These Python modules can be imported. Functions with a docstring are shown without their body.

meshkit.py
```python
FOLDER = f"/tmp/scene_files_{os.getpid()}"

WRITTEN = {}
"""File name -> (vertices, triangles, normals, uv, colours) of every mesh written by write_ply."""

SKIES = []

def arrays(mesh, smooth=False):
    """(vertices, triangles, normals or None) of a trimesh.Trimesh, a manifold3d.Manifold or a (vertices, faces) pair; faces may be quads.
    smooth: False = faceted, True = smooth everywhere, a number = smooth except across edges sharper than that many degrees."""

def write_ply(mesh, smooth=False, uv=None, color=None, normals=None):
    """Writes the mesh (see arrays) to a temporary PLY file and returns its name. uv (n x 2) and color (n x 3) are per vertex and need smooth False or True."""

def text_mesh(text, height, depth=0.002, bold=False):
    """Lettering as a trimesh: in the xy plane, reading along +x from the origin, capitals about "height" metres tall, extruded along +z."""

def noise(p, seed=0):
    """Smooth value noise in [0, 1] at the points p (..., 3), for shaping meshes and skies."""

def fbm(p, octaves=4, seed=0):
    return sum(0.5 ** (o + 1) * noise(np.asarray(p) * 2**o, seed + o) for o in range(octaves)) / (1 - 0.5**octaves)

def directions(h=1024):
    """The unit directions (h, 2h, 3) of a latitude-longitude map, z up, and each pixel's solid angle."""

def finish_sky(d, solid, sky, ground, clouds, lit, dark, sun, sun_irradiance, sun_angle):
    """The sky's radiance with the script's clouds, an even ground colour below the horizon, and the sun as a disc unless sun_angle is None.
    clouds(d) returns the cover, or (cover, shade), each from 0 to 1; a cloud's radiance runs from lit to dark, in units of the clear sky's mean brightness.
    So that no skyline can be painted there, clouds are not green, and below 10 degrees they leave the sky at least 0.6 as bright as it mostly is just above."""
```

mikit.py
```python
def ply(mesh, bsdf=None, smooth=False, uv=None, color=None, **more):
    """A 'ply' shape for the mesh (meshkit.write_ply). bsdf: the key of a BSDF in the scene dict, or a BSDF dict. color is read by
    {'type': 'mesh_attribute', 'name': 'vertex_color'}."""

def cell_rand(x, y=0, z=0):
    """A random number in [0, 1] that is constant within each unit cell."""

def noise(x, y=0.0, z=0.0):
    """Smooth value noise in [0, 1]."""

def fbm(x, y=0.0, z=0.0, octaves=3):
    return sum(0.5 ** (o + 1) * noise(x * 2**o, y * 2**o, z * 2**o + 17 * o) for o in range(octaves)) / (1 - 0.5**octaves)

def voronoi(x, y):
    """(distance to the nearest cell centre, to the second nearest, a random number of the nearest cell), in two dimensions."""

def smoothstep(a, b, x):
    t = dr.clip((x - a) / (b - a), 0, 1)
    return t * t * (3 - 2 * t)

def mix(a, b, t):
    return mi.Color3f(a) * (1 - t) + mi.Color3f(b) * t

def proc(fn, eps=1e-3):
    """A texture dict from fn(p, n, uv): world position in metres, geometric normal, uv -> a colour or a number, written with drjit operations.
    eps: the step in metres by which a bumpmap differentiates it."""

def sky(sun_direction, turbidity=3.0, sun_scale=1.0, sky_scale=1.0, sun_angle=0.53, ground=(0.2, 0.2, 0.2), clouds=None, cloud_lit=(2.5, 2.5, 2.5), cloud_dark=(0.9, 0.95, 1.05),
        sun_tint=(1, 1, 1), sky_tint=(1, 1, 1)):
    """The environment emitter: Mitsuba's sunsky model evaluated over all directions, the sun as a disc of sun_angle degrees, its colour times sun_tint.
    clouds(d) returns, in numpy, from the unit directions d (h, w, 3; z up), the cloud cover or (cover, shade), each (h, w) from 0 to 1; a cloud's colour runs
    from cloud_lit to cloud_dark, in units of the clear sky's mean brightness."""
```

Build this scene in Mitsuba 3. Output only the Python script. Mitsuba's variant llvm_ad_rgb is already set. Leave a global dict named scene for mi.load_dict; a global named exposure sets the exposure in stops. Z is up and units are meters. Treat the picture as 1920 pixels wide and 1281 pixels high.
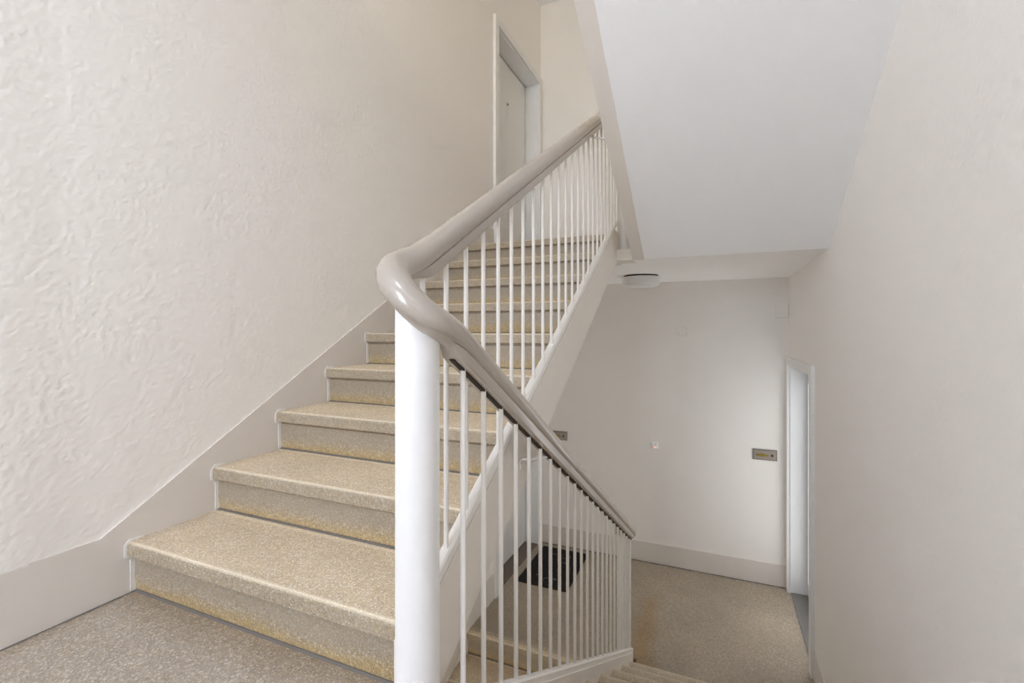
import math
import numpy as np
import trimesh
import manifold3d as m3
import drjit as dr
import mitsuba as mi
import mikit
import meshkit
from shapely.geometry import Polygon
from mikit import noise, fbm, voronoi, smoothstep, mix

T = mi.ScalarTransform4f
scene, labels = {}, {}

# ------------------------------------------------------------------ camera, daylight, exposure
F_PX, CY, YAW, EYE = 880.6, 620.0, 23.38, 0.89
cy_, sy_ = math.cos(math.radians(YAW)), math.sin(math.radians(YAW))
scene['camera'] = {
    'type': 'perspective', 'fov': 2 * math.degrees(math.atan(960 / F_PX)), 'fov_axis': 'x',
    'principal_point_offset_y': (640.5 - CY) / 1281,
    'near_clip': 0.02, 'far_clip': 200.0,
    'to_world': T().look_at(origin=[0, 0, EYE], target=[-sy_, cy_, EYE], up=[0, 0, 1]),
}


# main window daylight; upper and lower windows, door pane and overhead lamp are added fill
DAY_MAIN = (4.8, 5.3, 6.3)
FILL_UPPER = (12.2, 11.8, 11.1)  # unseen upper window, added to light the upper stairwell
FILL_LOWER = (4.6, 4.5, 4.35)  # unseen lower window, added to brighten the lower landing
FILL_DOOR = (0.98, 0.99, 1.01)  # glowing door pane, added to light the lower landing
FILL_LAMP = (19.0, 20.3, 23.2)  # unseen overhead lamp, added to even out the stairwell
exposure = 0.6

# ------------------------------------------------------------------ dimensions (metres)
XL, XR, YF, YB = -1.833, 0.634, 5.07, -2.3        # left, right, far and back wall planes
R, G, Y1, NOSE = 0.175, 0.295, 0.939, 0.024        # rise, going, first nosing of the flight going up
RL, YD = 0.16944, 0.896                            # rise and first nosing of the flights going down / upper right
STOREY = 3.1
Z_UP, Z_LOW = 9 * R, 9 * R - STOREY                # upper and lower landing
Z_TOP = STOREY                                     # half landing above
CEIL = 4.609
X_U, X_D = -0.66, -0.55                            # the two railing planes
POST = (-0.605, 0.872)
nl = lambda y: R * (1 + (y - Y1) / G)              # nosing line of the flight going up
nd = lambda y: -RL * (y - YD) / G                  # nosing line of the flight going down
SU, SD = R / G, RL / G

# ------------------------------------------------------------------ materials


def rgb(*c):
    return {'type': 'rgb', 'value': list(c)}


def pbr(color, rough=0.5, spec=0.5, **more):
    return {'type': 'principled', 'base_color': color if isinstance(color, dict) else rgb(*color), 'roughness': rough, 'specular': spec, **more}


def two(b):
    return {'type': 'twosided', 'bsdf': b}


def wall_tone(p, n, uv):
    t = fbm(p.x * 1.7 + p.y * 1.3, p.z * 1.9, p.y * 0.6, 3)
    return mix((0.838, 0.810, 0.768), (0.858, 0.832, 0.794), t)


def taupe_tone(p, n, uv):
    t = fbm(p.x * 5 + p.y * 4, p.z * 5, 1.0, 3)
    return mix((0.675, 0.632, 0.584), (0.715, 0.672, 0.624), t)


def chips(u, v, a, b, light, dark, warm, size):
    d1, d2, r = voronoi(u * size, v * size)
    e1, e2, q = voronoi(u * size * 0.47 + 13.0, v * size * 0.47 + 5.0)
    c = mix(a, b, noise(u * 90.0, v * 90.0))
    m = smoothstep(0.42, 0.25, d1)
    c = mix(c, light, m * dr.select(r < 0.34, 0.85, 0.0))
    c = mix(c, dark, m * dr.select(r > 0.80, 0.55, 0.0))
    m2 = smoothstep(0.36, 0.24, e1)
    c = mix(c, light, m2 * dr.select(q < 0.22, 0.75, 0.0))
    c = mix(c, warm, m2 * dr.select(q > 0.72, 0.6, 0.0))
    return c


def step_tone(p, n, uv):
    zz = dr.select(p.z < -1.0, p.z + STOREY, p.z)
    u, v = p.x, p.y + p.z
    c = chips(u, v, (0.46, 0.375, 0.262), (0.53, 0.445, 0.33), (0.72, 0.65, 0.54), (0.20, 0.15, 0.10), (0.52, 0.37, 0.16), 210.0)
    t = zz / R
    t = t - dr.floor(t + 1e-3)
    s = (p.y - Y1) / G
    s = s - dr.floor(s + 1e-3)
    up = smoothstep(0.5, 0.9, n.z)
    blot = fbm(u * 4.0, v * 9.0, 0.0, 3)
    # the foot of each riser is stained ochre, its upper half is greyer, the nosing edge is worn pale
    ochre = smoothstep(0.34, 0.06, t + 0.25 * (blot - 0.5)) * (1 - up)
    c = mix(c, c * mi.Color3f(1.16, 1.04, 0.72), ochre * 0.8)
    grey = smoothstep(0.25, 0.45, t + 0.3 * (blot - 0.5)) * smoothstep(0.75, 0.62, t) * (1 - up)
    c = mix(c, (0.42, 0.36, 0.285), grey * 0.45)
    worn = smoothstep(0.075, 0.02, s + 0.03 * (blot - 0.5)) * up
    c = mix(c, (0.70, 0.63, 0.51), worn * 0.5)
    c = c * (0.90 + 0.22 * blot) * (0.70 + 0.50 * up)  # tops lightened, risers darkened: light from above put into the colour
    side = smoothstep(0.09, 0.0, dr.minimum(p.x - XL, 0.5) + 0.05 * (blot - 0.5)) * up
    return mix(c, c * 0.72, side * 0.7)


def down_tone(p, n, uv):
    u, v = p.x, p.y + p.z
    c = chips(u, v, (0.46, 0.375, 0.262), (0.53, 0.445, 0.33), (0.72, 0.65, 0.54), (0.20, 0.15, 0.10), (0.52, 0.37, 0.16), 210.0)
    s = (YD - p.y) / G
    s = s - dr.floor(s + 1e-3)
    up = smoothstep(0.5, 0.9, n.z)
    blot = fbm(u * 4.0, v * 9.0, 0.0, 3)
    worn = smoothstep(0.12, 0.03, s + 0.04 * (blot - 0.5)) * up
    tread_shade = smoothstep(0.14, 0.42, s + 0.25 * (blot - 0.5)) * smoothstep(0.62, 0.05, p.x - X_D) * up  # shadow of nosing and string on each tread's back, painted in
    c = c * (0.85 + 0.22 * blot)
    c = mix(c, c * mi.Color3f(0.50, 0.44, 0.37), tread_shade)
    return mix(c, (0.66, 0.59, 0.47), worn * 0.5)


def floor_tone(p, n, uv):
    u, v = p.x, p.y + p.z
    c = chips(u, v, (0.345, 0.298, 0.242), (0.41, 0.36, 0.305), (0.58, 0.53, 0.45), (0.17, 0.14, 0.11), (0.40, 0.30, 0.17), 190.0)
    blot = fbm(u * 2.3 + 4.0, v * 2.3, 1.0, 4)
    c = c * (0.82 + 0.36 * blot)
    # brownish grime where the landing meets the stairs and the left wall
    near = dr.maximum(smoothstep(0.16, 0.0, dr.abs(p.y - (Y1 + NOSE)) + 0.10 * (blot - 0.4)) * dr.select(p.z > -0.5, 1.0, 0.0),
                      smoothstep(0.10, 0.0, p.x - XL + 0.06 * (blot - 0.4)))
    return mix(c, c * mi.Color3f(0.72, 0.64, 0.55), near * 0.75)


def lower_floor_tone(p, n, uv):
    u, v = p.x, p.y + p.z
    c = chips(u, v, (0.31, 0.258, 0.196), (0.375, 0.32, 0.253), (0.56, 0.49, 0.39), (0.13, 0.10, 0.075), (0.36, 0.25, 0.13), 190.0)
    blot = fbm(u * 2.1 + 1.0, v * 2.1, 4.0, 4)
    c = c * (0.78 + 0.44 * blot)
    # an ochre stain with a ragged edge beside the stairwell
    stain = smoothstep(0.14, 0.02, dr.abs(p.x + 0.52) + 0.20 * (blot - 0.5)) * smoothstep(3.2, 3.5, p.y) * smoothstep(4.6, 4.2, p.y)
    return mix(c, c * mi.Color3f(0.92, 0.74, 0.48), stain * 0.75)


def rail_tone(p, n, uv):
    t = fbm(p.x * 8 + p.y * 6, p.z * 8, 2.0, 3)
    return mix((0.355, 0.312, 0.268), (0.405, 0.360, 0.312), t)


def mat_tone(p, n, uv):
    # grey print of irregular strokes on the black rubber
    a = fbm(p.x * 11.0, p.y * 7.0, 0.0, 3)
    line = smoothstep(0.035, 0.012, dr.abs(a - 0.5)) * smoothstep(0.40, 0.50, noise(p.x * 5.0 + 3.0, p.y * 4.0, 0.0))
    inside = smoothstep(0.05, 0.08, dr.minimum(dr.minimum(p.x + 1.72, -1.27 - p.x), dr.minimum(p.y - 4.20, 4.92 - p.y)))
    c = mix((0.011, 0.010, 0.009), (0.02, 0.019, 0.017), noise(p.x * 300, p.y * 300, 0.0))
    return mix(c, (0.16, 0.155, 0.15), line * inside * 0.9)


scene['wall_paint'] = two(pbr(mikit.proc(wall_tone), 0.62, 0.3))
scene['smooth_paint'] = two(pbr((0.785, 0.740, 0.680), 0.5, 0.35))
scene['taupe_paint'] = two(pbr(mikit.proc(taupe_tone), 0.42, 0.4))
scene['soffit_paint'] = two(pbr((0.915, 0.92, 0.918), 0.7, 0.2))
scene['white_gloss'] = two(pbr((0.77, 0.77, 0.765), 0.28, 0.5))
scene['cream_gloss'] = two(pbr((0.83, 0.81, 0.775), 0.32, 0.5))
scene['door_paint'] = two(pbr((0.78, 0.775, 0.755), 0.4, 0.4))
scene['jamb_paint'] = two(pbr((0.82, 0.835, 0.84), 0.35, 0.4))
scene['rail_paint'] = two(pbr(mikit.proc(rail_tone), 0.16, 0.7, clearcoat=1.0, clearcoat_gloss=0.92))
scene['near_black'] = two(pbr((0.035, 0.026, 0.018), 0.6, 0.3))
scene['terrazzo_step'] = two(pbr(mikit.proc(step_tone), 0.42, 0.4))
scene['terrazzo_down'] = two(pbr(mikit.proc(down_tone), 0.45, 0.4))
scene['terrazzo_floor'] = two(pbr(mikit.proc(floor_tone), 0.5, 0.35))
scene['terrazzo_low'] = two(pbr(mikit.proc(lower_floor_tone), 0.5, 0.35))
scene['grime'] = two(pbr((0.16, 0.145, 0.13), 0.8, 0.2))
scene['caulk'] = two(pbr((0.80, 0.79, 0.76), 0.5, 0.3))
scene['threshold_grey'] = two(pbr((0.20, 0.19, 0.18), 0.45, 0.4))
scene['threshold_brown'] = two(pbr((0.15, 0.12, 0.095), 0.5, 0.4))
scene['rubber_black'] = two(pbr((0.012, 0.011, 0.010), 0.75, 0.3))
scene['mat_print'] = two(pbr(mikit.proc(mat_tone), 0.8, 0.25))
scene['lamp_white'] = two(pbr((0.80, 0.80, 0.79), 0.3, 0.5))
scene['plate_metal'] = two(pbr((0.36, 0.32, 0.28), 0.38, 0.5, metallic=0.6))
scene['plate_trim'] = two(pbr((0.26, 0.235, 0.21), 0.4, 0.5, metallic=0.5))
scene['brass'] = two(pbr((0.33, 0.25, 0.06), 0.35, 0.5, metallic=0.7))
scene['button_dark'] = two(pbr((0.05, 0.04, 0.035), 0.5, 0.4))
scene['switch_white'] = two(pbr((0.86, 0.87, 0.87), 0.35, 0.5))
scene['frosted_glass'] = pbr((0.75, 0.76, 0.77), 0.3, 0.5)
scene['plaster_plain'] = two(pbr((0.77, 0.73, 0.68), 0.7, 0.2))

# ------------------------------------------------------------------ helpers


def put(key, mesh, mat, smooth=False, emit=None):
    base, n = key, 0
    while key in scene:
        n += 1
        key = f'{base}_{n:03d}'
    more = {'emitter': {'type': 'area', 'radiance': rgb(*emit)}} if emit else {}
    scene[key] = mikit.ply(mesh, mat, smooth=smooth, **more)
    return key


def tag(key, label=None, category=None, group=None, kind=None):
    d = labels.setdefault(key, {})
    for k, v in (('label', label), ('category', category), ('group', group), ('kind', kind)):
        if v:
            d[k] = v


def box(x0, x1, y0, y1, z0, z1):
    return m3.Manifold.cube([x1 - x0, y1 - y0, z1 - z0]).translate([x0, y0, z0])


def rbox(x0, x1, y0, y1, z0, z1, r=0.004):
    """A box with chamfered edges: the hull of three boxes."""
    a = box(x0 + r, x1 - r, y0 + r, y1 - r, z0, z1)
    b = box(x0, x1, y0 + r, y1 - r, z0 + r, z1 - r)
    c = box(x0 + r, x1 - r, y0, y1, z0 + r, z1 - r)
    return m3.Manifold.batch_hull([a, b, c])


def prism_x(pts, x0, x1):
    """A polygon in (y, z) extruded from x0 to x1."""
    cs = m3.CrossSection([np.asarray(pts, float)], m3.FillRule.NonZero)
    # local (a, b, h) -> world (x0 + h, a, b)
    return cs.extrude(x1 - x0).transform(np.array([[0, 0, 1, x0], [1, 0, 0, 0], [0, 1, 0, 0]], float))


def prism_y(pts, y0, y1):
    """A polygon in (x, z) extruded from y0 to y1."""
    cs = m3.CrossSection([np.asarray(pts, float)], m3.FillRule.NonZero)
    return cs.extrude(y1 - y0).transform(np.array([[1, 0, 0, 0], [0, 0, -1, y1], [0, 1, 0, 0]], float))


def lathe(profile, at, n=40):
    """(r, z) profile revolved about a vertical axis through at=(x, y)."""
    m = trimesh.creation.revolve(np.asarray(profile, float), sections=n)
    m.apply_translation([at[0], at[1], 0])
    if m.volume < 0:
        m.invert()
    return m


def rod(a, b, r, n=12):
    a, b = np.asarray(a, float), np.asarray(b, float)
    return trimesh.creation.cylinder(r, segment=[a, b], sections=n)


def sweep(path, section, closed_ends=True, shape=None):
    """A (side, up) section swept along a path, kept upright."""
    P = np.asarray(path, float)
    t = np.gradient(P, axis=0)
    t /= np.linalg.norm(t, axis=1, keepdims=True)
    side = np.cross(t, [0, 0, 1.0])
    side /= np.linalg.norm(side, axis=1, keepdims=True)
    up = np.cross(side, t)
    S = np.asarray(section, float)
    n, k = len(P), len(S)
    S = np.broadcast_to(S, (n, k, 2)) if shape is None else shape
    V = (P[:, None] + side[:, None] * S[:, :, :1] + up[:, None] * S[:, :, 1:]).reshape(-1, 3)
    Fc = []
    for i in range(n - 1):
        for j in range(k):
            a, b = i * k + j, i * k + (j + 1) % k
            Fc += [[a, b, b + k], [a, b + k, a + k]]
    if closed_ends:
        for base, flip in ((0, True), ((n - 1) * k, False)):
            c = len(V)
            V = np.vstack([V, V[base:base + k].mean(0)])
            for j in range(k):
                tri = [base + j, base + (j + 1) % k, c]
                Fc.append(tri[::-1] if flip else tri)
    m = trimesh.Trimesh(V, np.array(Fc), process=False)
    if m.volume < 0:
        m.invert()
    return m


def tube(path, r, n=10):
    a = np.arange(n) * 2 * np.pi / n
    return sweep(path, np.stack([r * np.cos(a), r * np.sin(a)], 1))


# ------------------------------------------------------------------ the setting: walls, landings, ceiling
WT = 0.30
Z0, Z1 = -4.6, CEIL
DOOR_Y0, DOOR_Y1, DOOR_H = 3.885, 4.985, 2.10          # clear opening of the landing doors


def door_cut(x0, x1, z):
    return box(x0, x1, DOOR_Y0, DOOR_Y1, z, z + DOOR_H)


BH_ = 0.2
left = box(XL - WT, XL, YB - WT, YF + WT, Z0, Z1) - door_cut(XL - WT - 1, XL + 1, Z_UP) - door_cut(XL - WT - 1, XL + 1, Z_LOW)
put('wall_left', left, 'wall_paint')


def plaster(x, sgn, y0, y1, z0, z1, step, bulge):
    """The rough plaster skin of a wall: real relief, about a millimetre high, dying away towards its edges."""
    yy, zz = np.meshgrid(np.arange(y0, y1, step), np.arange(z0, z1, step), indexing='ij')
    p = np.stack([yy, zz, np.full_like(yy, x * 7)], -1)
    h = 0.7 * meshkit.noise(p * [92, 92, 1], 3) + 0.45 * meshkit.noise(p * [185, 185, 1], 4) + 0.25 * meshkit.noise(p * [21, 21, 1], 5)
    edge = np.minimum.reduce([(yy - y0) / 0.1, (y1 - yy) / 0.7, (zz - z0) / 0.1, (z1 - zz) / 0.1]).clip(0, 1)
    d = 0.0002 + 0.0025 * h * edge
    if bulge:                                          # the plaster swells a little along a nearly upright line
        t = ((0.80 + 0.055 - 0.045 * zz - yy) / 0.22).clip(0, 1)
        low = ((zz - 0.19) / 0.02).clip(0, 1)
        d = d + 0.009 * (1 - np.cos(np.pi * t)) / 2 * low
    n, m = yy.shape
    V = np.stack([x + sgn * d, yy, zz], -1).reshape(-1, 3)
    i, j = np.meshgrid(np.arange(n - 1), np.arange(m - 1), indexing='ij')
    a = (i * m + j).ravel()
    q = np.stack([a, a + m, a + m + 1, a + 1], 1)
    return V, (q if sgn > 0 else q[:, ::-1])


put('wall_left__plaster_coat', plaster(XL, 1, 0.30, 2.9, -0.05, 2.95, 0.0045, True), 'wall_paint', smooth=True)
right = box(XR, XR + WT, YB - WT, YF + WT, Z0, Z1) - door_cut(XR - 1, XR + WT + 1, Z_LOW)
put('wall_right', right, 'wall_paint')
put('wall_right__plaster_coat', plaster(XR, -1, 0.75, 2.8, -1.1, 2.75, 0.0045, False), 'wall_paint', smooth=True)
put('wall_far', box(XL, XR, YF, YF + WT, Z0, Z1), 'wall_paint')
WINDOWS = [(-1.65, -0.40, 0.6, 2.35, DAY_MAIN), (-1.3, 0.1, 3.6, 4.5, FILL_UPPER), (-1.3, 0.1, -2.15, -0.65, FILL_LOWER)]
back = box(XL, XR, YB - WT, YB, Z0, Z1)
for a, b, c, d, e in WINDOWS:
    back = back - box(a, b, YB - 1, YB + 1, c, d)
put('wall_back', back, 'wall_paint')
put('ceiling', box(XL - WT, XR + WT, YB - WT, YF + WT, CEIL, CEIL + 0.2), 'soffit_paint')
for k, l in (('wall_left', 'left stairwell wall in textured off-white plaster beside the stairs going up'),
             ('wall_right', 'right stairwell wall in textured off-white plaster beside the stairs going down'),
             ('wall_far', 'far end wall of the stairwell in warm off-white plaster'),
             ('wall_back', 'window wall behind the half landing'), ('ceiling', 'white ceiling above the upper landing')):
    tag(k, l, 'wall' if k.startswith('wall') else 'ceiling', kind='structure')

# windows in the back wall: frame, sill and a glowing pane; the upper and lower ones are added
for i, (a, b, c, d, e) in enumerate(WINDOWS):
    k = f'window_{i + 1}'
    mid = (a + b) / 2
    outer = box(a, b, YB - 0.12, YB - 0.06, c, d)
    cut = box(a + .045, mid - .025, YB - 1, YB + 1, c + .045, d - .045) + box(mid + .025, b - .045, YB - 1, YB + 1, c + .045, d - .045)
    put(k + '__window_frame', outer - cut, 'white_gloss')
    put(k + '__window_sill', rbox(a - .04, b + .04, YB - 0.06, YB + 0.05, c - 0.03, c), 'white_gloss')
    for x0, x1 in ((a + .04, mid - .02), (mid + .02, b - .04)):
        V = np.array([(x0, YB - .09, c + .04), (x1, YB - .09, c + .04), (x1, YB - .09, d - .04), (x0, YB - .09, d - .04)], float)
        put(k + '__pane', (V, np.array([[0, 2, 1], [0, 3, 2]])), 'frosted_glass', emit=e)
    put(k + '__backing', box(a, b, YB - 0.16, YB - 0.125, c, d), 'plaster_plain')
    tag(k, ('frosted stairwell window behind the half landing', 'added unseen window above the upper half landing, lighting the upper stairs', 'added unseen window below the half landing, lighting the lower landing')[i], 'window', kind='structure')

# landings
SLAB = 0.185
put('floor', box(XL, XR, YB, YD + 0.02, -0.18, 0) + box(XL, X_U - 0.02, YB, Y1 + NOSE + 0.004, -0.18, 0), 'terrazzo_floor')
tag('floor', 'grey speckled terrazzo floor of the half landing in front of the stairs', 'floor', kind='structure')
YK = 3.38                                              # where the soffits meet the landing slabs
for nm, z, mat in (('floor_001', Z_LOW, 'terrazzo_low'), ('floor_002', Z_UP, 'terrazzo_low')):
    slab = box(XL, -0.69, Y1 + 8 * G + NOSE + 0.02, YF, z - 0.06, z) + box(-0.70, -0.52, YK + 0.15, YF, z - 0.06, z) + box(-0.53, XR, YK - 0.10, YF, z - 0.06, z)
    put(nm, slab, mat)
tag('floor_001', 'brownish terrazzo floor of the lower landing with an ochre stain', 'floor', kind='structure')
tag('floor_002', 'terrazzo floor of the upper landing at the top of the stairs', 'floor', kind='structure')
for i, z in enumerate((Z_LOW, Z_UP)):
    under = box(XL, -0.692, YK + 0.002, YF, z - SLAB, z - 0.06) + box(-0.692, -0.534, YK + 0.172, YF, z - SLAB, z - 0.06) + box(-0.534, XR, YK + 0.001, YF, z - SLAB, z - 0.06) #box(XL, -0.692, YK + 0.002, YF, z - SLAB, z - 0.06) + box(-0.70, -0.52, YK + 0.15, YF, z - SLAB, z - 0.06) + box(-0.53, XR, YK, YF, z - SLAB, z - 0.06)
    k = put('ceiling_001', under, 'soffit_paint')
    tag(k, ('underside of the lower landing slab', 'flat grey-white underside of the upper landing slab carrying the round lamp')[i], 'ceiling', kind='structure')
    k = put('trim_1', box(-0.69, -0.534, YK, YK + 0.17, z - SLAB, z - SLAB + 0.078), 'smooth_paint')
    tag(k, ('beige edge of the lower landing slab at the stairwell', 'beige edge of the upper landing slab at the end of the stairwell')[i], 'trim', kind='structure')
put('floor_003', box(XL, XR, YB, YD - 0.02, Z_TOP - 0.29, Z_TOP), 'soffit_paint')
tag('floor_003', 'slab of the next half landing overhead', 'floor', kind='structure')
put('floor_004', box(XL - WT, XR + WT, YB - WT, YF + WT, Z0 - 0.1, Z0), 'terrazzo_low')
tag('floor_004', 'floor at the foot of the stairwell', 'floor', kind='structure')

# ------------------------------------------------------------------ flights of stairs


def step_profile(y, z, rise, going, d):
    """One cast step, nosing at (y, z); d=+1 climbs towards +y."""
    a = np.linspace(0, np.pi / 2, 6)
    rr = 0.014
    pts = [(NOSE + 0.006, -rise), (NOSE - 0.002, -rise + 0.05), (NOSE, -0.060), (NOSE + 0.012, -0.058), (NOSE + 0.012, -0.049), (0.004, -0.049), (0, -0.045)]
    pts += [(rr - rr * math.cos(t), -rr + rr * math.sin(t)) for t in a]
    pts += [(going + NOSE + 0.010, 0), (going + NOSE + 0.010, -0.012)]
    pts += [(NOSE + 0.03, -rise)]
    q = [(y + d * p, z + s) for p, s in pts]
    return q if d > 0 else q[::-1]


TREAD_END = -0.69


def flight_up(key, z, first, last_k=9):
    for k in range(first, last_k + 1):
        y = Y1 + (k - 1) * G
        g = G if k < 9 else 0.05
        put(f'{key}__step', prism_x(step_profile(y, z + k * R, R, g, 1), XL + 0.003, TREAD_END), 'terrazzo_step', smooth=35)
    # waist slab under the steps and the painted string on the well side
    y0, y1 = Y1 + (first - 1) * G - 0.02, YK
    pts = [(y0, z + nl(y0) - 0.240), (y1, z + nl(y1) - 0.240), (y1, z + nl(y1) - 0.205), (y0, z + nl(y0) - 0.205)]
    put(f'{key}__soffit', prism_x(pts, XL, -0.69), 'soffit_paint')
    ya = y0 - 0.10 if first > 1 else 0.90
    st = [(ya, z + nl(ya) - 0.245), (YK, z + nl(YK) - 0.245), (YK + 0.17, z + nl(YK) - 0.245), (YK + 0.17, z + Z_UP + 0.02),
          (Y1 + 8 * G + 0.02, z + nl(Y1 + 8 * G + 0.02) + 0.012), (ya, z + nl(ya) + 0.012)]
    put(f'{key}__stringer', prism_x(st, -0.69, -0.645), 'smooth_paint')
    # paint left on the wall around every step and the dark joint at every riser's foot
    for k in range(first, last_k + 1):
        y, zz = Y1 + (k - 1) * G, z + k * R
        w = 0.008
        c = [(y + NOSE - 0.005 - w, zz - R + 0.004), (y + NOSE - 0.006 - w, zz - 0.06), (y - w, zz - 0.050), (y - w, zz - 0.010), (y + 0.008, zz + w), (y + 0.05, zz + w * 0.6),
             (y + 0.05, zz - 0.002), (y + 0.014, zz - 0.002), (y + 0.002, zz - 0.014), (y + 0.002, zz - 0.045), (y + NOSE + 0.002, zz - 0.056), (y + NOSE + 0.004, zz - R + 0.004)]
        put(f'{key}__paint_edge', prism_x(c, XL + 0.0075, XL + 0.0115), 'caulk')
        put(f'{key}__riser_joint', prism_x([(y + NOSE - 0.004, zz - R), (y + NOSE + 0.02, zz - R), (y + NOSE + 0.02, zz - R + 0.005), (y + NOSE + 0.001, zz - R + 0.005)], XL, TREAD_END - 0.002), 'grime')


flight_up('stair_flight', 0.0, 1)
tag('stair_flight', 'tan speckled terrazzo stairs climbing along the left wall from the half landing', 'stairs')
tag('stair_flight__stringer', 'beige painted string on the well side')
tag('stair_flight__soffit', 'plastered underside')
flight_up('stair_flight_001', -STOREY, 5)
tag('stair_flight_001', 'brownish terrazzo stairs leading down from the lower landing beneath the upward stairs', 'stairs')


def flight_down(key, z, x_end, steps, stringer_x, string_lo, string_hi, soffit_x0):
    for k in steps:
        y = YD + k * G
        g = G if k > 0 else 0.06
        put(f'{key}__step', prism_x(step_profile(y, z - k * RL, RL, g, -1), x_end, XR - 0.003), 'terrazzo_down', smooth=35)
    f = lambda y: z + nd(y)
    y0 = YD - 0.03
    zk = z + nd(YK)
    lo = zk - (z + Z_LOW - SLAB)                      # soffit plane below the nosing line, so that it meets the slab at YK
    pts = [(y0, f(y0) - lo), (YK, f(YK) - lo), (YK, f(YK) - lo + 0.07), (y0, f(y0) - lo + 0.07)]
    put(f'{key}__soffit', prism_x(pts, soffit_x0, XR), 'soffit_paint')
    st = [(y0, f(y0) - lo - string_lo), (YK, f(YK) - lo - string_lo), (YK, f(YK) + string_hi), (y0, f(y0) + string_hi)]
    put(f'{key}__stringer', prism_x(st, *stringer_x), 'smooth_paint')


flight_down('stair_flight_002', 0.0, -0.532, range(0, 9), (-0.60, -0.53), 0.0, 0.045, -0.53)
tag('stair_flight_002', 'terrazzo stairs going down along the right wall to the lower landing', 'stairs')
flight_down('stair_flight_003', STOREY, -0.45, range(0, 9), (-0.534, -0.455), 0.004, 0.045, -0.455)
tag('stair_flight_003', 'upper stairs overhead on the right, showing their wide white sloping underside', 'stairs')
tag('stair_flight_003__stringer', 'beige painted edge strip')
tag('stair_flight_003__soffit', 'broad smooth white underside')

# ------------------------------------------------------------------ skirting and wall strings
SK = 0.009
BH = 0.215


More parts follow.
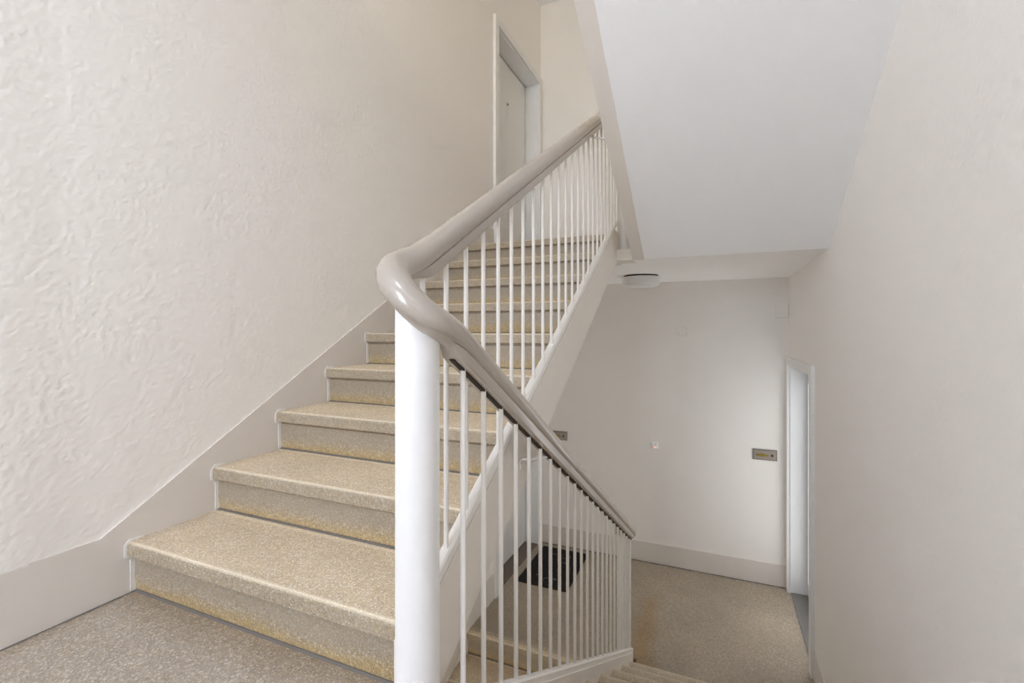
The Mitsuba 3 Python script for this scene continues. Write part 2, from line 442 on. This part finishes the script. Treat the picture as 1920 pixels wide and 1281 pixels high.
def string_left(z, ylo, yhi, x0, x1, landing_lo=True):
    off = 0.083
    yb = Y1 + ((BH - off) / R - 1) * G              # where the level skirting starts to climb
    yt = Y1 + ((Z_UP + 0.225 - off) / R - 1) * G
    top = [(yt, z + Z_UP + 0.225), (yhi, z + Z_UP + 0.225)]
    bot_hi = [(yhi, z + Z_UP), (Y1 + 8 * G, z + Z_UP - 0.02)]
    if landing_lo:
        pts = [(ylo, z), (ylo, z + BH), (yb, z + BH)] + top + bot_hi + [(Y1 + G * 0.5, z - 0.02), (Y1, z)]
    else:
        pts = [(ylo, z + nl(ylo) - 0.22), (ylo, z + nl(ylo) + off)] + top + bot_hi
    return prism_x(pts[::-1], x0, x1)


put('baseboard_left', string_left(0.0, YB, DOOR_Y0 - 0.075, XL, XL + SK), 'taupe_paint')
tag('baseboard_left', 'taupe painted skirting band rising with the stairs on the left wall', 'skirting', kind='structure')
put('baseboard_left_001', string_left(-STOREY, 2.0, DOOR_Y0 - 0.075, XL, XL + SK, False), 'taupe_paint')
tag('baseboard_left_001', 'dark taupe skirting band beside the stairs below the lower landing', 'skirting', kind='structure')
for i, z in enumerate((Z_LOW, Z_UP)):
    k = put('baseboard_far', box(XL, XR, YF - SK, YF, z, z + 0.205), 'taupe_paint')
    tag(k, ('taupe skirting along the far wall of the lower landing', 'taupe skirting along the far wall of the upper landing')[i], 'skirting', kind='structure')
yq = YD + (-(Z_LOW + 0.205 - 0.09) / RL) * G
put('baseboard_right', prism_x([(YB, -0.01), (YD, -0.01), (YK - 0.1, Z_LOW), (DOOR_Y0 - 0.07, Z_LOW), (DOOR_Y0 - 0.07, Z_LOW + 0.205), (yq, Z_LOW + 0.205), (YD - 0.1, nd(YD - 0.1) + 0.09), (YB, 0.15)], XR - SK, XR), 'taupe_paint')
tag('baseboard_right', 'taupe skirting band descending with the stairs on the right wall', 'skirting', kind='structure')
# dirty, slightly ragged joint between the floors and the skirting
rng = np.random.default_rng(5)


def ragged(n, a, b, w0, w1):
    t = np.linspace(a, b, n)
    return t, w0 + (w1 - w0) * rng.random(n)


t, w = ragged(70, YB + 0.05, Y1 + NOSE, 0.004, 0.011)
V = [(XL + SK, y, 0.0015) for y in t] + [(XL + SK + ww, y, 0.0015) for y, ww in zip(t, w)]
n = len(t)
put('trim_2', ([*V], np.array([[i, i + n, i + n + 1, i + 1] for i in range(n - 1)])), 'grime')
tag('trim_2', 'dark ragged grimy line where the half landing meets the left skirting', 'joint', kind='structure')
t, w = ragged(90, XL, XR, 0.010, 0.026)
V = [(x, YF - SK - 0.0, Z_LOW + 0.0015) for x in t] + [(x, YF - SK - ww, Z_LOW + 0.0015) for x, ww in zip(t, w)]
n = len(t)
put('trim_3', ([*V], np.array([[i, i + 1, i + n + 1, i + n] for i in range(n - 1)])[:, ::-1]), 'grime')
tag('trim_3', 'dark ragged grimy line along the far skirting of the lower landing', 'joint', kind='structure')

# ------------------------------------------------------------------ doors


def door(key, xw, sgn, z, thr, label, depth=0.15, peephole=True, glow=None):
    """A recessed flat door; xw: wall plane, sgn: direction into the room."""
    X = lambda a, b: (min(xw + sgn * a, xw + sgn * b), max(xw + sgn * a, xw + sgn * b))
    y0, y1, h = DOOR_Y0, DOOR_Y1, DOOR_H
    e = 0.07
    x = X(-0.004, 0.026)
    fr = rbox(*x, y0 - e, y1 + e, z, z + h + e, 0.003) - box(x[0] - 1, x[1] + 1, y0, y1, z - 1, z + h)
    put(key + '__architrave', fr, 'door_paint')
    x = X(-depth - 0.05, 0.0)
    lin = 0.012
    jamb = box(*x, y0, y1, z, z + h) - box(x[0] - 1, x[1] + 1, y0 + lin, y1 - lin, z - 1, z + h - lin)
    put(key + '__jamb', jamb, 'jamb_paint')
    x = X(-depth - 0.045, -depth)
    put(key + '__leaf', rbox(*x, y0 + lin + 0.012, y1 - lin - 0.012, z + 0.018, z + h - lin - 0.012, 0.003), 'door_paint')
    if glow:  # added glowing pane, hidden behind the frame, as a light source
        xp = xw - sgn * (depth - 0.002)
        ya, yb, zc, zd = y0 + 0.13, y1 - 0.13, z + 0.16, z + h - 0.16
        V = np.array([(xp, ya, zc), (xp, yb, zc), (xp, yb, zd), (xp, ya, zd)], float)
        put(key + '__added_pane', (V, np.array([[0, 2, 1], [0, 3, 2]])), 'frosted_glass', emit=glow)
        x = X(-depth, -depth + 0.012)
        bead = box(*x, ya - 0.02, yb + 0.02, zc - 0.02, zd + 0.02) - box(x[0] - 1, x[1] + 1, ya, yb, zc, zd)
        put(key + '__added_bead', bead, 'door_paint')
    x = X(-depth - 0.05, -depth - 0.02)
    seal = box(*x, y0 + lin, y1 - lin, z + 0.01, z + h - lin) - box(x[0] - 1, x[1] + 1, y0 + lin + 0.012, y1 - lin - 0.012, z - 1, z + h - lin - 0.012)
    put(key + '__door_seal', seal, 'near_black')
    x = X(-depth - 0.06, -0.002)
    put(key + '__threshold', rbox(*x, y0 + lin, y1 - lin, z - 0.05, z + 0.012, 0.003), thr)
    x = X(-depth - 0.06, -depth - 0.05)
    put(key + '__backing', box(*x, y0, y1, z, z + h), 'near_black')
    if peephole:
        c = m3.Manifold.cylinder(0.012, 0.014, 0.012, 24).rotate([0, 90 * sgn, 0]).translate([xw - sgn * (depth + 0.002), 4.47, z + 1.67])
        put(key + '__peephole', c, 'plate_metal', smooth=40)
    yy = y0 + lin + 0.09
    hd = m3.Manifold.cylinder(0.011, 0.05, 0.011, 20).rotate([0, 90 * sgn, 0]).translate([xw - sgn * (depth + 0.004), yy, z + 1.02])
    hx = xw - sgn * (depth - 0.046)
    hd = hd + m3.Manifold.batch_hull([m3.Manifold.sphere(0.010, 16).translate([hx, yy, z + 1.02]), m3.Manifold.sphere(0.010, 16).translate([hx, yy + 0.12, z + 1.02])])
    put(key + '__handle', hd, 'plate_metal', smooth=40)
    tag(key, label, 'door', kind='structure')
    tag(key + '__threshold', 'painted door sill')


door('door_1', XL, 1, Z_UP, 'threshold_brown', 'white flat door with a peephole on the upper landing at the top of the stairs')
door('door_2', XL, 1, Z_LOW, 'threshold_brown', 'white door behind the balusters on the left of the lower landing')
door('door_3', XR, -1, Z_LOW, 'threshold_grey', 'deep white doorway in the right wall of the lower landing with a grey sill', depth=0.135, peephole=False, glow=FILL_DOOR)

# ------------------------------------------------------------------ railing: posts, handrail, balusters, rails
HU, HD = 0.880, 0.905                                # height of the round rail's centre over the nosing lines
PR = 0.0485


def rail_z(y, up):
    return nl(y) + HU if up else nd(y) + HD


ph = np.linspace(np.pi, 2 * np.pi, 25)
rad = (X_D - X_U) / 2
za, zb = rail_z(POST[1] + 0.03, True), rail_z(POST[1] + 0.03, False)
YE = 3.45                                            # the posts at the landings' edges
path = [(X_U, y, rail_z(y, True)) for y in np.linspace(YE, POST[1] + 0.14, 40)]
ease = (1 - np.cos(np.linspace(0, np.pi, 27)))[1:-1] / 2
path += [(X_U, POST[1] + 0.07, rail_z(POST[1] + 0.075, True))]
path += [(POST[0] + rad * math.cos(a), POST[1] + rad * math.sin(a), za + (zb - za) * t) for a, t in zip(ph, ease)]
path += [(X_D, POST[1] + 0.07, rail_z(POST[1] + 0.075, False))]
path += [(X_D, y, rail_z(y, False)) for y in np.linspace(POST[1] + 0.14, YE, 40)]
# turn at the lower post
pe = np.linspace(0, np.pi, 13)[1:]
zl = rail_z(YE, False)
path += [(POST[0] + rad * math.cos(a), YE + rad * math.sin(a), zl - 0.02) for a in pe]
pe = np.linspace(np.pi, 0, 13)[:-1]
zu = rail_z(YE, True)
path = [(POST[0] + rad * math.cos(a), YE + rad * math.sin(a), zu + 0.02) for a in pe[::-1]][::1] + path
# smooth the joints of the path
P = np.array(path)
seg = np.r_[0, np.cumsum(np.linalg.norm(np.diff(P, axis=0), axis=1))]
s = np.linspace(0, seg[-1], 900)
P = np.stack([np.interp(s, seg, P[:, k]) for k in range(3)], 1)
ker = np.hanning(15)
ker /= ker.sum()
P = np.stack([np.convolve(np.pad(P[:, k], 7, mode='edge'), ker, 'valid') for k in range(3)], 1)[::3]
a = np.linspace(np.radians(-42), np.radians(222), 22)
rr = 0.031
section = [(rr * math.cos(q), rr * math.sin(q)) for q in a] + [(-0.020, -0.0225), (-0.025, -0.0245), (-0.025, -0.049), (-0.022, -0.052), (0.022, -0.052), (0.025, -0.049), (0.025, -0.0245), (0.020, -0.0225)]
# the flat base under the round rail dies away in the bends, where the rail swells a little
base = np.clip((P[:, 1] - (POST[1] + 0.03)) / 0.05, 0, 1) * np.clip((YE - P[:, 1]) / 0.05, 0, 1)
bend = np.clip(1 - np.abs(P[:, 1] - (POST[1] - 0.02)) / 0.22, 0, 1)
bend = bend * bend * (3 - 2 * bend)
S0 = np.array(section)
S1 = S0.copy()
S1[-8:] = [(-0.021, -0.0235), (-0.019, -0.0255), (-0.013, -0.0285), (-0.006, -0.0315), (0.006, -0.0315), (0.013, -0.0285), (0.019, -0.0255), (0.021, -0.0235)]
shape = S1[None] * (1 - base)[:, None, None] + S0[None] * base[:, None, None]
grow = 1 + 0.16 * bend
shape[:, :-8] *= grow[:, None, None]
put('stair_railing__handrail', sweep(P, section, shape=shape), 'rail_paint', smooth=38)
# dark bar standing in for the shadow gap under the lower handrail
strip = [(X_D, y, rail_z(y, False) - 0.0655) for y in (POST[1] + 0.055, YE - 0.05)]
put('stair_railing__shadow_bar', sweep(np.linspace(strip[0], strip[1], 4), [(-0.006, 0.000), (0.006, 0.000), (0.006, 0.0145), (-0.006, 0.0145)]), 'near_black')
# posts


def post(z0, z1, at):
    return lathe([(0, z0), (PR, z0), (PR, z1 - 0.004), (PR - 0.004, z1), (0, z1)], at, 48)


ztop = (za + zb) / 2
# the post's head follows the sloping rail
body = m3.Manifold.cylinder(1.9, PR, PR, 64).translate([POST[0], POST[1], -0.75])
cut = m3.Manifold.hull_points(np.array([(x, y, z + dz) for x, y, z in ((X_U - 0.1, 0.7, za + 0.10 * (za - zb) / 0.11 - 0.028), (X_U - 0.1, 1.1, za + 0.10 * (za - zb) / 0.11 - 0.028), (X_D + 0.1, 0.7, zb - 0.10 * (za - zb) / 0.11 - 0.028), (X_D + 0.1, 1.1, zb - 0.10 * (za - zb) / 0.11 - 0.028)) for dz in (0, 1.0)], float))
put('stair_railing__newel_post', body - cut, 'white_gloss', smooth=40)
put('stair_railing__newel_post', post(Z_UP - SLAB + 0.078, zu - 0.03, (POST[0], YE)), 'cream_gloss', smooth=40)
put('stair_railing__newel_post', post(Z_LOW - SLAB + 0.078, zl - 0.045, (POST[0], YE)), 'cream_gloss', smooth=40)
# balusters and bottom rails
BR = 0.0068
BO = 0.052                                            # top of the bottom rail over the nosing line
for i in range(23):
    y = 0.973 + 0.1097 * i
    if y > YE - 0.06:
        break
    put('stair_railing__baluster', rod((X_U, y, nl(y) + BO - 0.012), (X_U, y, rail_z(y, True) - 0.040), BR, 12), 'cream_gloss', smooth=40)
for i in range(23):
    y = 0.979 + 0.1077 * i
    if y > YE - 0.06:
        break
    put('stair_railing__baluster', rod((X_D, y, nd(y) + 0.062), (X_D, y, rail_z(y, False) - 0.046), BR, 12), 'cream_gloss', smooth=40)
bar = [(-0.016, -0.017), (0.016, -0.017), (0.016, 0.006), (0.011, 0.011), (-0.011, 0.011), (-0.016, 0.006)]
c = math.cos(math.atan(SU))
ys = np.linspace(POST[1] + 0.04, YE - 0.04, 5)
put('stair_railing__bottom_rail', sweep([(X_U, y, nl(y) + BO - 0.014) for y in ys], bar), 'cream_gloss')
ys = np.linspace(POST[1] + 0.04, YE - 0.04, 5)
put('stair_railing__bottom_rail', sweep([(X_D, y, nd(y) + 0.062) for y in ys], bar), 'cream_gloss')
# bent rods bracing the railings across the well
br = [(-0.640, 1.553, 0.395), (-0.641, 1.552, 0.418), (-0.634, 1.550, 0.428), (-0.622, 1.548, 0.432), (-0.595, 1.565, 0.431), (-0.570, 1.585, 0.430), (-0.556, 1.596, 0.437), (-0.551, 1.604, 0.455)]
put('stair_railing__brace_rod', tube(br, 0.0055), 'cream_gloss', smooth=40)
br = [(-0.658, 2.688, 2.045), (-0.652, 2.680, 2.015), (-0.630, 2.658, 1.996), (-0.580, 2.640, 1.975), (-0.530, 2.62, 1.955)]
put('stair_railing__brace_rod', tube(br, 0.0055), 'cream_gloss', smooth=40)
tag('stair_railing', 'white baluster railing with a glossy taupe handrail bending around the thick white newel post', 'railing')
tag('stair_railing__handrail', 'glossy taupe round handrail with a tight bend')
tag('stair_railing__newel_post', 'thick white round post under the bend')
tag('stair_railing__shadow_bar', 'dark bar standing in for the shadow gap under the handrail')

# ------------------------------------------------------------------ small things on the lower landing
# round ceiling lamps: the one in view is off, the lit one overhead is unseen, added for its light


def drum_lamp(key, x, y, zc, glow=None):
    put(key + '__base', lathe([(0, zc), (0.150, zc), (0.150, zc - 0.014), (0, zc - 0.014)], (x, y)), 'button_dark', smooth=40)
    put(key + '__shade', lathe([(0, zc - 0.014), (0.163, zc - 0.014), (0.168, zc - 0.024), (0.166, zc - 0.070), (0.155, zc - 0.092), (0.120, zc - 0.104), (0.0, zc - 0.110)], (x, y)), 'lamp_white', smooth=45, emit=glow)


drum_lamp('ceiling_lamp', -0.62, 4.40, Z_UP - SLAB)
tag('ceiling_lamp', 'round white drum lamp on the underside of the upper landing', 'lamp')
drum_lamp('ceiling_lamp_001', -0.50, -0.80, Z_TOP - 0.29, FILL_LAMP)
tag('ceiling_lamp_001', 'added unseen drum lamp lighting the stairs from under the next half landing', 'lamp')


def bell_plate(x0, x1, z0, z1, label):
    k = 'bell_plate'
    n = 0
    while any(q.startswith(k + '__') for q in scene):
        n += 1
        k = f'bell_plate_{n:03d}'
    y = YF
    put(k + '__rim', rbox(x0, x1, y - 0.012, y, z0, z1, 0.003), 'plate_trim')
    put(k + '__face', rbox(x0 + 0.010, x1 - 0.010, y - 0.016, y - 0.010, z0 + 0.010, z1 - 0.010, 0.002), 'plate_metal')
    zm = (z0 + z1) / 2 - 0.002
    w = x1 - x0
    cx, hw = x0 + 0.40 * w, 0.27 * w
    o = [(cx - hw, zm + 0.004), (cx - 0.70 * hw, zm + 0.011), (cx - 0.35 * hw, zm + 0.008), (cx, zm + 0.019), (cx + 0.35 * hw, zm + 0.008), (cx + 0.8 * hw, zm + 0.008), (cx + hw, zm),
         (cx + 0.8 * hw, zm - 0.010), (cx + 0.35 * hw, zm - 0.010), (cx, zm - 0.019), (cx - 0.35 * hw, zm - 0.010), (cx - 0.70 * hw, zm - 0.011), (cx - hw, zm - 0.004)]
    put(k + '__name_plaque', prism_y(o[::-1], y - 0.020, y - 0.015), 'brass')
    b = m3.Manifold.cylinder(0.008, 0.011, 0.009, 24).rotate([90, 0, 0]).translate([x0 + 0.80 * w, y - 0.015, zm])
    put(k + '__bell_button', b, 'button_dark', smooth=40)
    tag(k, label, 'bell plate')
    tag(k + '__name_plaque', 'brass name plaque')


bell_plate(0.331, 0.538, -0.345, -0.243, 'metal bell plate with a brass plaque beside the right doorway')
bell_plate(-1.726, -1.516, -0.341, -0.243, 'metal bell plate half hidden behind the lower handrail')
put('light_switch__plate', rbox(-0.612, -0.542, YF - 0.010, YF, -0.338, -0.264, 0.004), 'switch_white')
put('light_switch__rocker', rbox(-0.602, -0.552, YF - 0.016, YF - 0.009, -0.328, -0.274, 0.003), 'switch_white')
scene['light_switch__glow_lamp'] = mikit.ply(lathe([(0, 0), (0.0105, 0), (0.0105, 0.003), (0, 0.004)], (0, 0), 20).apply_transform(
    trimesh.transformations.translation_matrix([-0.574, YF - 0.0155, -0.318]) @ trimesh.transformations.rotation_matrix(math.pi / 2, [1, 0, 0])),
    'switch_white', smooth=False, emitter={'type': 'area', 'radiance': rgb(0.50, 0.10, 0.055)})
tag('light_switch', 'small white light switch with an orange glow lamp on the far wall', 'light switch')
tag('light_switch__glow_lamp', 'glowing orange indicator')
put('junction_box__box', rbox(0.524, XR - 0.002, YF - 0.014, YF, 1.012, 1.152, 0.004), 'wall_paint')
tag('junction_box', 'square painted-over junction box cover near the right corner of the far wall', 'junction box')
c = lathe([(0, 0), (0.054, 0), (0.054, 0.006), (0.050, 0.010), (0.046, 0.010), (0.043, 0.005), (0, 0.005)], (0, 0), 40)
c.apply_transform(trimesh.transformations.translation_matrix([-0.302, YF, 0.879]) @ trimesh.transformations.rotation_matrix(math.pi / 2, [1, 0, 0]))
put('round_cover__cap', c, 'wall_paint', smooth=30)
tag('round_cover', 'round painted-over cover cap in the middle of the far wall', 'cover cap')

# doormat before the left door
m = rbox(-1.76, -1.25, 4.17, 4.96, Z_LOW + 0.001, Z_LOW + 0.011, 0.004)
put('doormat__border', m - box(-1.72, -1.29, 4.21, 4.92, Z_LOW + 0.008, Z_LOW + 0.1), 'rubber_black')
put('doormat__pile', box(-1.72, -1.29, 4.21, 4.92, Z_LOW + 0.006, Z_LOW + 0.0105), 'mat_print')
tag('doormat', 'black doormat with a grey print before the left door of the lower landing', 'doormat')
